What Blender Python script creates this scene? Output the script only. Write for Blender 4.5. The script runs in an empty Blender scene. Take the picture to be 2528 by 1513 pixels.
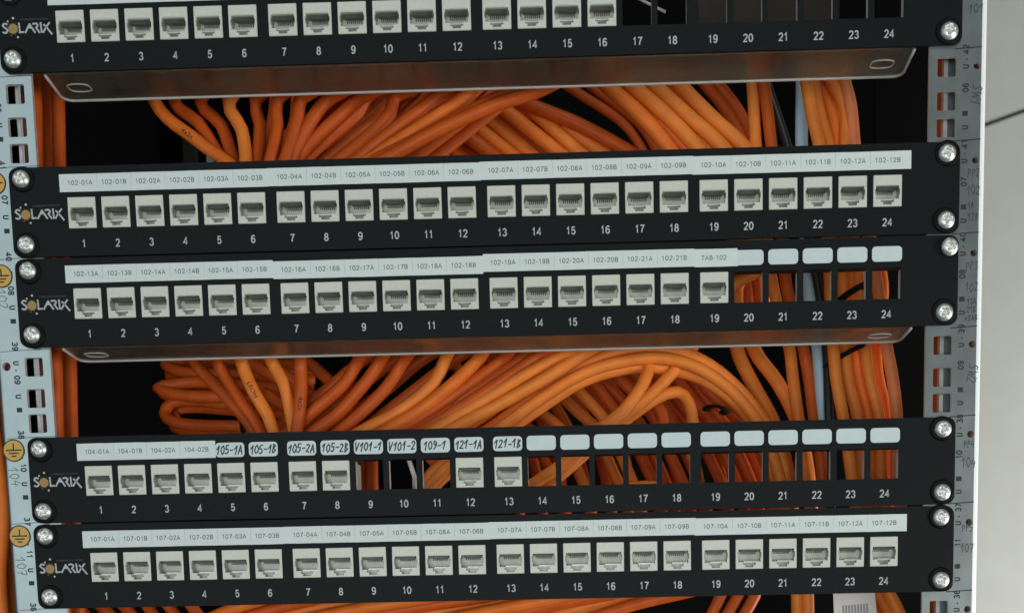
import bpy, bmesh, math, random
from mathutils import Vector, Matrix
from mathutils.geometry import tessellate_polygon

random.seed(11)
sc = bpy.context.scene
col = sc.collection
MM = 0.001

# ------------------------------------------------------------------ camera
# solved from the rack's own dimensions (19 inch panels, 44.45 mm units)
CAM = Vector((55.2447, -552.9435, -299.6394))            # millimetres
AX = Vector((0.99965009, 0.01857155, -0.01883576))       # camera right
AY = Vector((-0.01687216, -0.10074445, -0.99476926))     # camera down
AZ = Vector((-0.020372, 0.99473899, -0.10039585))        # camera forward
FPX, CPX, CPY, IW, IH = 2600.0, 1427.396, 1791.862, 2528.0, 1513.0
cd = bpy.data.cameras.new('camera')
cam = bpy.data.objects.new('camera', cd)
col.objects.link(cam)
up, back = -AY, -AZ
m = Matrix(((AX.x, up.x, back.x, CAM.x * MM), (AX.y, up.y, back.y, CAM.y * MM), (AX.z, up.z, back.z, CAM.z * MM), (0, 0, 0, 1)))
cam.matrix_world = m
cd.sensor_fit = 'HORIZONTAL'
cd.sensor_width = 36.0
cd.lens = FPX / IW * 36.0
cd.shift_x = (IW / 2 - CPX) / IW
cd.shift_y = (CPY - IH / 2) / IW
cd.clip_start = 0.01
cd.clip_end = 50
cd.dof.use_dof = True
cd.dof.focus_distance = 0.556
cd.dof.aperture_fstop = 9.0
sc.camera = cam


def at(u, v, depth=0.0):
    """point (mm) on the plane y = depth seen at u, v of a 2480 px wide view of the rack"""
    s = IW / 2480.0
    d = AX * ((u * s - CPX) / FPX) + AY * ((v * s - CPY) / FPX) + AZ
    t = (depth - CAM.y) / d.y
    return CAM + d * t


# ------------------------------------------------------------------ world and lamps
w = bpy.data.worlds.new('World')
sc.world = w
w.use_nodes = True
bg = w.node_tree.nodes['Background']
bg.inputs[0].default_value = (0.80, 0.95, 0.98, 1)
bg.inputs[1].default_value = 0.045


def area(name, loc, target, sx, sy, power, colour):
    l = bpy.data.lights.new(name, 'AREA')
    l.shape = 'RECTANGLE'
    l.size, l.size_y = sx, sy
    l.energy = power
    l.color = colour
    o = bpy.data.objects.new(name, l)
    o.location = loc
    o.rotation_euler = (Vector(target) - Vector(loc)).to_track_quat('-Z', 'Y').to_euler()
    col.objects.link(o)
    return o


area('window_light', (-1.45, -1.75, 0.25), (0, 0, -0.15), 1.9, 2.2, 12.5, (0.86, 0.98, 1.0))
area('overhead_fill', (0.1, -1.4, 1.5), (0.0, 0, -0.15), 0.9, 0.9, 9, (0.93, 1.0, 0.93))  # added overhead fill lamp, also brightens the trays from above
area('room_light', (1.05, 0.25, -0.56), (0.05, 0.09, -0.14), 0.5, 0.7, 12, (1.0, 0.97, 0.9))
area('side_light', (1.15, -0.78, -0.42), (0.0, 0.05, -0.14), 0.5, 0.6, 10, (1.0, 0.97, 0.88))
area('front_fill', (-0.12, -1.75, -0.55), (0.0, 0.0, -0.14), 1.1, 0.6, 13, (0.97, 1.0, 0.97))  # added frontal fill, reaches the cables behind the empty ports

sc.view_settings.view_transform = 'Standard'
sc.view_settings.look = 'None'
sc.view_settings.exposure = -0.22
sc.view_settings.gamma = 1
sc.view_settings.use_curve_mapping = False
sc.cycles.use_denoising = True
sc.cycles.max_bounces = 8


# ------------------------------------------------------------------ materials
def mat(name, colour, rough=0.5, metal=0.0, spec=0.5, vary=0.0, scale=300, bump=0.0, bscale=900, rvary=0.0, coat=0.0):
    M = bpy.data.materials.new(name)
    M.use_nodes = True
    nt = M.node_tree
    b = nt.nodes['Principled BSDF']
    b.inputs['Base Color'].default_value = (*colour, 1)
    b.inputs['Roughness'].default_value = rough
    b.inputs['Metallic'].default_value = metal
    b.inputs['Specular IOR Level'].default_value = spec
    b.inputs['Coat Weight'].default_value = coat
    tc = nt.nodes.new('ShaderNodeTexCoord')
    if vary:
        n = nt.nodes.new('ShaderNodeTexNoise')
        n.inputs['Scale'].default_value = scale
        n.inputs['Detail'].default_value = 5
        r = nt.nodes.new('ShaderNodeValToRGB')
        r.color_ramp.elements[0].position = 0.3
        r.color_ramp.elements[1].position = 0.7
        r.color_ramp.elements[0].color = (*[c * (1 - vary) for c in colour], 1)
        r.color_ramp.elements[1].color = (*[min(1, c * (1 + vary)) for c in colour], 1)
        nt.links.new(tc.outputs['Object'], n.inputs['Vector'])
        nt.links.new(n.outputs['Fac'], r.inputs['Fac'])
        nt.links.new(r.outputs['Color'], b.inputs['Base Color'])
        if rvary:
            q = nt.nodes.new('ShaderNodeMapRange')
            q.inputs['To Min'].default_value = rough - rvary
            q.inputs['To Max'].default_value = rough + rvary
            nt.links.new(n.outputs['Fac'], q.inputs['Value'])
            nt.links.new(q.outputs['Result'], b.inputs['Roughness'])
    if bump:
        n2 = nt.nodes.new('ShaderNodeTexNoise')
        n2.inputs['Scale'].default_value = bscale
        n2.inputs['Detail'].default_value = 3
        bp = nt.nodes.new('ShaderNodeBump')
        bp.inputs['Strength'].default_value = bump
        bp.inputs['Distance'].default_value = 0.0002
        nt.links.new(tc.outputs['Object'], n2.inputs['Vector'])
        nt.links.new(n2.outputs['Fac'], bp.inputs['Height'])
        nt.links.new(bp.outputs['Normal'], b.inputs['Normal'])
    return M


BLACK = mat('black_powder_coat', (0.0044, 0.0064, 0.0078), 0.55, spec=0.17, vary=0.18, scale=500, bump=0.35, bscale=2600)
STEEL = mat('bare_steel', (0.52, 0.54, 0.53), 0.5, 0.0, vary=0.1, scale=200)
SCREWM = mat('zinc_screw', (0.74, 0.77, 0.75), 0.42, 0.85, vary=0.12, scale=600, rvary=0.06)
WASHER = mat('black_nylon', (0.004, 0.005, 0.005), 0.55, spec=0.12)
RAILM = mat('galvanised_rail', (0.46, 0.53, 0.545), 0.30, 0.87, vary=0.06, scale=90, bump=0.04, bscale=1200, rvary=0.04)
RAILEDGE = mat('worn_rail_lip', (0.62, 0.60, 0.58), 0.45, 0.4, vary=0.14, scale=260)
EDGEW = mat('lit_edge_white', (0.80, 0.86, 0.88), 0.35)  # white stands in for light caught by the right rail's outer bend
PRINT = mat('white_print', (0.44, 0.48, 0.49), 0.6)
LOGOW = mat('grey_print', (0.40, 0.44, 0.46), 0.6)
LOGOD = mat('dim_grey_print', (0.075, 0.085, 0.085), 0.6)
OCHRE = mat('ochre_print', (0.33, 0.215, 0.075), 0.6)
OLIVE = mat('olive_print', (0.060, 0.042, 0.010), 0.6)
PAPER = mat('label_paper', (0.61, 0.685, 0.685), 0.55, vary=0.03, scale=300)
PAPERB = mat('blank_label_paper', (0.55, 0.645, 0.675), 0.5, vary=0.03, scale=300)
INK = mat('grey_ink', (0.085, 0.10, 0.10), 0.7)
INKL = mat('pale_grey_ink', (0.36, 0.41, 0.42), 0.7)
PEN = mat('black_pen', (0.016, 0.022, 0.022), 0.6)
PENCIL = mat('pencil', (0.045, 0.06, 0.062), 0.6)
RPRINT = mat('dark_rail_print', (0.014, 0.022, 0.023), 0.6)
JACK = mat('cream_plastic', (0.585, 0.605, 0.545), 0.34, vary=0.04, scale=400)
SHIELD = mat('socket_metal', (0.33, 0.34, 0.31), 0.36, 0.4, vary=0.15, scale=500)
SOCKB = mat('socket_plastic', (0.07, 0.073, 0.062), 0.4)
GLINT = mat('socket_glint_tab', (0.70, 0.71, 0.68), 0.22, 0.35)  # bright metal that paints the glint inside the socket
GOLD = mat('dull_contact', (0.16, 0.15, 0.11), 0.4, 0.6)
STICK = mat('amber_sticker', (0.56, 0.345, 0.075), 0.45, vary=0.04, scale=300)
STICKK = mat('sticker_ink', (0.022, 0.018, 0.010), 0.5)
CABM = mat('black_cabinet', (0.0008, 0.0009, 0.0013), 0.8, spec=0.1)
POSTM = mat('dark_post', (0.012, 0.011, 0.010), 0.6, spec=0.15)
BROWN = mat('brown_shade_plate', (0.020, 0.011, 0.008), 0.5, spec=0.3, vary=0.3, scale=60)
BRACK = mat('grey_bracket', (0.22, 0.27, 0.30), 0.45, 0.5)
BLKCAB = mat('black_cable_jacket', (0.016, 0.020, 0.023), 0.4)
PALECAB = mat('pale_blue_jacket', (0.42, 0.60, 0.72), 0.38)
VELCRO = mat('black_strap', (0.008, 0.008, 0.008), 0.85, spec=0.2)
WTIE = mat('white_nylon', (0.75, 0.68, 0.66), 0.35)
WALLM = mat('pale_wall_paint', (0.46, 0.48, 0.46), 0.6, vary=0.04, scale=30)
JOINT = mat('dark_joint', (0.03, 0.03, 0.028), 0.8)
TAGM = mat('tag_paper', (0.66, 0.62, 0.60), 0.6)
TAGG = mat('tag_print', (0.26, 0.27, 0.28), 0.6)


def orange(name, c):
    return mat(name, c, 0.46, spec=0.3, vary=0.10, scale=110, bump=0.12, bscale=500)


ORANGES = [orange('orange_jacket', (0.82, 0.188, 0.024)), orange('orange_jacket_shaded', (0.58, 0.098, 0.011)),  # jacket tones: plain, darkened for shade, lightened for light; also mixed at random
           orange('orange_jacket_lit', (0.87, 0.250, 0.040))]
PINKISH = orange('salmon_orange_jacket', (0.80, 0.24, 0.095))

FROST = bpy.data.materials.new('frosted_clear_plastic')
FROST.use_nodes = True
nt = FROST.node_tree
nt.nodes.clear()
out = nt.nodes.new('ShaderNodeOutputMaterial')
gl = nt.nodes.new('ShaderNodeBsdfGlass')
gl.inputs['Color'].default_value = (0.92, 0.90, 0.84, 1)
gl.inputs['Roughness'].default_value = 0.26
gl.inputs['IOR'].default_value = 1.45
tr = nt.nodes.new('ShaderNodeBsdfTranslucent')
tr.inputs['Color'].default_value = (0.50, 0.51, 0.45, 1)
df = nt.nodes.new('ShaderNodeBsdfDiffuse')
df.inputs['Color'].default_value = (0.22, 0.22, 0.20, 1)
m1 = nt.nodes.new('ShaderNodeMixShader')
m1.inputs[0].default_value = 0.2
m2 = nt.nodes.new('ShaderNodeMixShader')
m2.inputs[0].default_value = 0.5
nt.links.new(tr.outputs[0], m1.inputs[1])
nt.links.new(df.outputs[0], m1.inputs[2])
tcn = nt.nodes.new('ShaderNodeTexCoord')
mp = nt.nodes.new('ShaderNodeMapping')
mp.inputs['Scale'].default_value = (62, 24, 24)
nz = nt.nodes.new('ShaderNodeTexNoise')  # blotchy mix paints the reflections of the jacks into the plastic
nz.inputs['Scale'].default_value = 1.0
nz.inputs['Detail'].default_value = 1.5
mr = nt.nodes.new('ShaderNodeMapRange')
mr.inputs['From Min'].default_value = 0.36
mr.inputs['From Max'].default_value = 0.66
mr.inputs['To Min'].default_value = 0.06
mr.inputs['To Max'].default_value = 0.46
tp = nt.nodes.new('ShaderNodeBsdfTransparent')
tp.inputs['Color'].default_value = (0.9, 0.88, 0.82, 1)
m3 = nt.nodes.new('ShaderNodeMixShader')
m3.inputs[0].default_value = 0.16
nt.links.new(tcn.outputs['Object'], mp.inputs['Vector'])
nt.links.new(mp.outputs['Vector'], nz.inputs['Vector'])
nt.links.new(nz.outputs['Fac'], mr.inputs['Value'])
nt.links.new(mr.outputs['Result'], m2.inputs[0])
nt.links.new(gl.outputs[0], m2.inputs[1])
nt.links.new(m1.outputs[0], m2.inputs[2])
nt.links.new(m2.outputs[0], m3.inputs[1])
nt.links.new(tp.outputs[0], m3.inputs[2])
nt.links.new(m3.outputs[0], out.inputs[0])
CLEAR = mat('clear_plastic_rim', (0.55, 0.55, 0.52), 0.2)
CLEAR.node_tree.nodes['Principled BSDF'].inputs['Transmission Weight'].default_value = 0.3


# ------------------------------------------------------------------ mesh builder (millimetres in, metres out)
class MB:
    def __init__(s):
        s.v, s.f, s.mi, s.sm, s.mats = [], [], [], [], []

    def mat(s, M):
        if M not in s.mats:
            s.mats.append(M)
        return s.mats.index(M)

    def add(s, vs, fs, M, smooth=False):
        o, k = len(s.v), s.mat(M)
        s.v += [tuple(x) for x in vs]
        for f in fs:
            s.f.append([i + o for i in f])
            s.mi.append(k)
            s.sm.append(smooth)

    def box(s, x0, x1, y0, y1, z0, z1, M):
        vs = [(x, y, z) for x in (x0, x1) for y in (y0, y1) for z in (z0, z1)]
        s.add(vs, [(0, 1, 3, 2), (4, 6, 7, 5), (0, 4, 5, 1), (2, 3, 7, 6), (0, 2, 6, 4), (1, 5, 7, 3)], M)

    def flat(s, loops, y, M):
        """flat region in the XZ plane facing -Y; first loop outer, the rest holes"""
        pts = [p for l in loops for p in l]
        tri = tessellate_polygon([[Vector((p[0], p[1], 0)) for p in l] for l in loops])
        fs = []
        for t in tri:
            a, b, c = [pts[i] for i in t]
            cr = (b[0] - a[0]) * (c[1] - a[1]) - (b[1] - a[1]) * (c[0] - a[0])
            fs.append(tuple(t) if cr > 0 else tuple(reversed(t)))
        s.add([(p[0], y, p[1]) for p in pts], fs, M)

    def wall(s, loop, y0, y1, M, smooth=False, scale=1.0):
        n = len(loop)
        cx = sum(p[0] for p in loop) / n
        cz = sum(p[1] for p in loop) / n
        b = [(cx + (p[0] - cx) * scale, cz + (p[1] - cz) * scale) for p in loop]
        s.add([(p[0], y0, p[1]) for p in loop] + [(p[0], y1, p[1]) for p in b],
              [(i, (i + 1) % n, n + (i + 1) % n, n + i) for i in range(n)], M, smooth)

    def stroke(s, pts, wd, y, M):
        """pen stroke as a flat ribbon with round-ish ends"""
        for a, b in zip(pts, pts[1:]):
            d = Vector((b[0] - a[0], b[1] - a[1]))
            if d.length < 1e-6:
                continue
            d.normalize()
            nn = Vector((-d.y, d.x)) * wd / 2
            e = d * wd * 0.32
            A, B = Vector(a[:2]) - e, Vector(b[:2]) + e
            q = [A - nn, B - nn, B + nn, A + nn]
            y -= 0.0006
            s.add([(p.x, y, p.y) for p in q], [(0, 1, 2, 3)], M)

    def ribbon(s, pts, wd, y, M):
        P = [Vector(p) for p in pts]
        closed = (P[0] - P[-1]).length < 1e-4
        if closed:
            P = P[:-1]
        n = len(P)
        vs = []
        for i in range(n):
            a = P[i - 1] if (i or closed) else None
            b = P[(i + 1) % n] if (i < n - 1 or closed) else None
            d1 = (P[i] - a).normalized() if a is not None else (b - P[i]).normalized()
            d2 = (b - P[i]).normalized() if b is not None else d1
            t = d1 + d2
            t = t.normalized() if t.length > 1e-3 else d1
            nn = Vector((-t.y, t.x))
            k = min(1.9, 1 / max(.3, nn.dot(Vector((-d1.y, d1.x)))))
            vs += [P[i] - nn * wd / 2 * k, P[i] + nn * wd / 2 * k]
        fs = [(2 * i, 2 * i + 2, 2 * i + 3, 2 * i + 1) for i in range(n - 1)]
        if closed:
            fs.append((2 * n - 2, 0, 1, 2 * n - 1))
        s.add([(v.x, y, v.y) for v in vs], fs, M)

    def glyphs(s, text, cx, cz, h, y, M, rot=0.0, squash=1.0, align='C', bold=False):
        vs, fs, wd = TXT[text]
        c, n = math.cos(rot), math.sin(rot)
        off = {'C': wd / 2, 'L': 0, 'R': wd}[align]
        P = []
        for a, b in vs:
            a, b = (a - off) * h * squash, (b - 0.5) * h
            P.append((cx + a * c - b * n, y, cz + a * n + b * c))
        s.add(P, fs, M)

    def build(s, name, parent=None, loc=None):
        me = bpy.data.meshes.new(name)
        o = Vector(loc) if loc is not None else Vector((0, 0, 0))
        me.from_pydata([((v[0] - o.x) * MM, (v[1] - o.y) * MM, (v[2] - o.z) * MM) for v in s.v], [], s.f)
        for M in s.mats:
            me.materials.append(M)
        me.polygons.foreach_set('material_index', s.mi)
        me.polygons.foreach_set('use_smooth', s.sm)
        me.update()
        return link(name, me, parent, o if loc is not None else None)


def link(name, me, parent=None, loc=None):
    ob = bpy.data.objects.new(name, me)
    col.objects.link(ob)
    if parent is not None:
        ob.parent = parent
    if loc is not None:
        ob.location = Vector(loc) * MM
    return ob


def thing(name, label, cat, loc=(0, 0, 0), group=None):
    o = bpy.data.objects.new(name, None)
    o.empty_display_size = 0.01
    col.objects.link(o)
    o.location = Vector(loc) * MM
    tag(o, label, cat, group)
    return o


def tag(o, label, cat, group=None):
    o['label'] = label
    o['category'] = cat
    if group:
        o['group'] = group


def rrect(x0, x1, z0, z1, r, n=5):
    L = []
    for cx, cz, a0 in ((x1 - r, z1 - r, 0), (x0 + r, z1 - r, 90), (x0 + r, z0 + r, 180), (x1 - r, z0 + r, 270)):
        for i in range(n + 1):
            a = math.radians(a0 + 90 * i / n)
            L.append((cx + r * math.cos(a), cz + r * math.sin(a)))
    return L


def circle(cx, cz, r, n=20):
    return [(cx + r * math.cos(2 * math.pi * i / n), cz + r * math.sin(2 * math.pi * i / n)) for i in range(n)]


# ------------------------------------------------------------------ lettering
def port_label(pre, i):
    return '%s-%02d%s' % (pre, i // 2, 'AB'[i % 2])


ROWS = {2: [port_label('102', i + 2) for i in range(24)], 3: [port_label('102', i + 26) for i in range(18)] + ['TAB-102'],
        5: [port_label('104', i + 2) for i in range(4)], 6: [port_label('107', i + 2) for i in range(24)]}
strings = set(str(i) for i in range(1, 25))
for r in ROWS.values():
    strings |= set(r)
strings |= {'CABLING SYSTEM', 'U', '-', '05', '06', '07', '08', '09', '10', '11', '12', '36', '37', '38', '39', '40', '41', '42',
            '4x2x', 'CAT', 'LSOH', '023', 'M', '7A'}
TXT = {}


def make_text():
    tmp = []
    for s_ in sorted(strings):
        c = bpy.data.curves.new('t', 'FONT')
        c.body = s_
        c.size = 1.0
        c.resolution_u = 3
        o = bpy.data.objects.new('t', c)
        col.objects.link(o)
        tmp.append((s_, o))
    bpy.context.view_layer.update()
    dg = bpy.context.evaluated_depsgraph_get()
    for s_, o in tmp:
        ev = o.evaluated_get(dg)
        me = ev.to_mesh()
        vs = [(v.co.x, v.co.y) for v in me.vertices]
        fs = [tuple(p.vertices) for p in me.polygons]
        x0, x1 = min(v[0] for v in vs), max(v[0] for v in vs)
        cap = 0.729 if s_ != '-' else 0.729
        z0 = 0.0
        vs = [((v[0] - x0) / cap, (v[1] - z0) / cap) for v in vs]
        g = []
        for f in fs:
            a = sum(vs[f[i]][0] * vs[f[(i + 1) % len(f)]][1] - vs[f[(i + 1) % len(f)]][0] * vs[f[i]][1] for i in range(len(f)))
            g.append(f if a > 0 else tuple(reversed(f)))
        TXT[s_] = (vs, g, (x1 - x0) / cap)
        ev.to_mesh_clear()
    for s_, o in tmp:
        c = o.data
        bpy.data.objects.remove(o)
        bpy.data.curves.remove(c)


make_text()

def arc(cx, cy, rx, ry, a0, a1, n=12):
    return [(cx + rx * math.cos(math.radians(a0 + (a1 - a0) * i / n)), cy + ry * math.sin(math.radians(a0 + (a1 - a0) * i / n))) for i in range(n + 1)]


_six = [arc(.28, .31, .22, .28, 0, 360, 20), [(.49, .80), (.42, .92), (.30, .965), (.18, .92), (.09, .76), (.06, .50), (.062, .31)]]
SANS = {'0': (.56, [arc(.28, .5, .235, .465, 0, 360, 24)]), '1': (.50, [[(.08, .73), (.20, .80), (.29, .98), (.29, .02)]]),
        '2': (.56, [arc(.28, .70, .22, .265, 172, -28) + [(.06, .045), (.53, .045)]]),
        '3': (.56, [arc(.27, .735, .195, .23, 165, -80) + arc(.27, .275, .23, .24, 78, -165)]),
        '4': (.58, [[(.40, .02), (.40, .94), (.035, .29), (.56, .29)]]),
        '5': (.56, [[(.49, .95), (.145, .95), (.085, .48)] + arc(.28, .33, .22, .29, 132, -158)]),
        '6': (.56, _six), '7': (.56, [[(.04, .95), (.52, .95), (.36, .62), (.26, .32), (.22, .02)]]),
        '8': (.56, [arc(.28, .735, .19, .225, 0, 360, 18), arc(.28, .27, .23, .235, 0, 360, 20)]),
        '9': (.56, [[(.56 - x, 1 - y) for x, y in st] for st in _six]),
        'A': (.62, [[(.02, .02), (.31, .98), (.60, .02)], [(.13, .33), (.49, .33)]]),
        'B': (.58, [[(.33, .51), (.08, .51), (.08, .955), (.32, .955)] + arc(.32, .735, .17, .222, 88, -88) + arc(.33, .28, .2, .235, 88, -90) + [(.08, .045), (.08, .51)]]),
        'T': (.58, [[(.02, .95), (.56, .95)], [(.29, .95), (.29, .02)]]),
        'U': (.60, [[(.08, .98), (.08, .33)] + arc(.30, .29, .22, .245, 180, 360) + [(.52, .33), (.52, .98)]]),
        '-': (.36, [[(.05, .38), (.31, .38)]])}


def sans(mb, text, cx, cz, h, wd, y, M, rot=0.0, squash=1.0, width=None, gap=.15):
    """printed sans lettering built from even strokes, centred on cx, cz"""
    tot = sum(SANS[c][0] for c in text) + gap * (len(text) - 1)
    if width:
        squash = width / (tot * h)
    c, n = math.cos(rot), math.sin(rot)
    x = -tot / 2
    for ch in text:
        w_, sts = SANS[ch]
        for st in sts:
            mb.ribbon([(cx + (a + x) * h * squash * c - (b - .5) * h * n, cz + (a + x) * h * squash * n + (b - .5) * h * c) for a, b in st], wd, y, M)
            y -= .0008
        x += w_ + gap


HAND = {'0': [[(.3, 1), (.08, .75), (.05, .35), (.25, 0), (.48, .2), (.52, .7), (.3, 1)]], '1': [[(.05, .6), (.38, 1), (.3, 0)]],
        '2': [[(.05, .78), (.25, 1), (.48, .8), (.35, .45), (.05, .03), (.52, .05)]],
        '3': [[(.08, .92), (.42, .95), (.25, .58), (.48, .35), (.35, .02), (.05, .1)]],
        '4': [[(.3, 1), (.05, .4), (.55, .42)], [(.45, .68), (.38, 0)]],
        '5': [[(.5, 1), (.15, .97), (.1, .55), (.4, .58), (.5, .25), (.3, 0), (.03, .08)]],
        '7': [[(.05, .95), (.52, 1), (.25, 0)], [(.18, .5), (.48, .52)]],
        '9': [[(.48, .75), (.25, 1), (.07, .75), (.25, .52), (.48, .72), (.45, .3), (.2, 0)]],
        'A': [[(.02, 0), (.28, 1), (.55, 0)], [(.13, .38), (.45, .4)]],
        'B': [[(.1, 0), (.12, 1), (.42, .85), (.14, .55), (.5, .3), (.1, 0)]],
        'V': [[(.02, 1), (.25, 0), (.52, 1)]], '-': [[(.1, .45), (.5, .5)]],
        'P': [[(.1, 0), (.15, 1), (.48, .85), (.45, .6), (.14, .5)]],
        'S': [[(.5, .9), (.25, 1), (.1, .75), (.42, .42), (.35, .08), (.05, .05)]],
        'W': [[(.02, 1), (.17, 0), (.32, .7), (.47, 0), (.66, 1)]], 'T': [[(.02, .95), (.55, 1)], [(.28, .98), (.27, 0)]],
        '+': [[(.08, .45), (.5, .48)], [(.28, .2), (.28, .75)]]}


def handwriting(mb, text, cx, cz, h, wd, y, M, rot=0.0, squash=1.0, jit=0.03, slant=0.08):
    adv = 0.66
    tot = adv * len(text)
    c, n = math.cos(rot), math.sin(rot)
    x = -tot / 2
    for ch in text:
        dz = random.uniform(-.07, .07)
        for st in HAND[ch]:
            P = []
            for a, b in st:
                a = (a + x + (b - .5) * slant + random.uniform(-jit, jit)) * h * squash
                b = (b - .5 + dz + random.uniform(-jit, jit)) * h
                P.append((cx + a * c - b * n, cz + a * n + b * c))
            mb.stroke(P, wd, y, M)
        x += adv


# ------------------------------------------------------------------ the wall beside the rack
mb = MB()
A_, B_ = at(2360, 311, 700), at(2560, 238.6, 700)
sl = (B_.z - A_.z) / (B_.x - A_.x)
zj = lambda x: A_.z + (x - A_.x) * sl
x0, x1 = 330, 1500
g = 2.8
mb.flat([[(x0, -1500), (x1, -1500), (x1, zj(x1) - g), (x0, zj(x0) - g)]], 700, WALLM)
mb.flat([[(x0, zj(x0) + g), (x1, zj(x1) + g), (x1, 1500), (x0, 1500)]], 700, WALLM)
mb.flat([[(x0, zj(x0) - g), (x1, zj(x1) - g), (x1, zj(x1) + g), (x0, zj(x0) + g)]], 706, JOINT)
mb.add([(x0, 700, zj(x0) - g), (x1, 700, zj(x1) - g), (x1, 706, zj(x1) - g), (x0, 706, zj(x0) - g)], [(0, 1, 2, 3)], WALLM)
mb.add([(x0, 700, zj(x0) + g), (x1, 700, zj(x1) + g), (x1, 706, zj(x1) + g), (x0, 706, zj(x0) + g)], [(3, 2, 1, 0)], WALLM)
o = mb.build('wall')
o['kind'] = 'structure'
o['label'] = 'pale painted wall panels with one slanting dark joint'

# ------------------------------------------------------------------ cabinet shell behind everything
cab = thing('rack_cabinet', 'dark inside of the black rack cabinet behind the orange cables', 'cabinet', (0, 0, -150))


def cbox(name, x0, x1, y0, y1, z0, z1, M, label=None):
    mb = MB()
    mb.box(x0, x1, y0, y1, z0 + 150, z1 + 150, M)
    o = mb.build(name, cab)
    if label:
        o['label'] = label
    return o


cbox('back_panel', -330, 330, 420, 424, -520, 320, CABM)
cbox('side_panel', -330, -326, 8, 420, -520, 320, CABM)
cbox('top_panel', -326, 330, 8, 420, 316, 320, CABM)
cbox('bottom_panel', -326, 330, 8, 420, -520, -516, CABM)
p = at(2120, 300, 300)
cbox('rear_panel', p.x, 330, 300, 304, -516, 316, CABM)
a, b = at(1690, -30, 110), at(2010, 80, 110)
cbox('rear_piece', a.x, b.x, 110, 112, b.z, a.z, BROWN)  # added dark plate stands in for the shade behind the top empty ports
a, b = at(441, 330, 165), at(474, 430, 165)
cbox('rear_piece', a.x, b.x, 165, 172, b.z - 15, a.z, POSTM)
a, b = at(498, 345, 150), at(514, 400, 150)
cbox('rear_piece', a.x, b.x, 150, 154, b.z - 8, a.z, BRACK)
a, b = at(486, 1052, 150), at(520, 1085, 150)
cbox('rear_piece', a.x, b.x, 150, 154, b.z - 8, a.z + 2, POSTM)

# ------------------------------------------------------------------ rack rails
HOLES = []
for k in range(-2, 8):
    c = -44.45 * k
    HOLES += [c + 12.75, c - 3.05, c - 15.7]
ZT, ZB = 130.0, -345.0
YF = 1.3                                                  # front of the rail sheet; panels sit just proud of it


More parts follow.
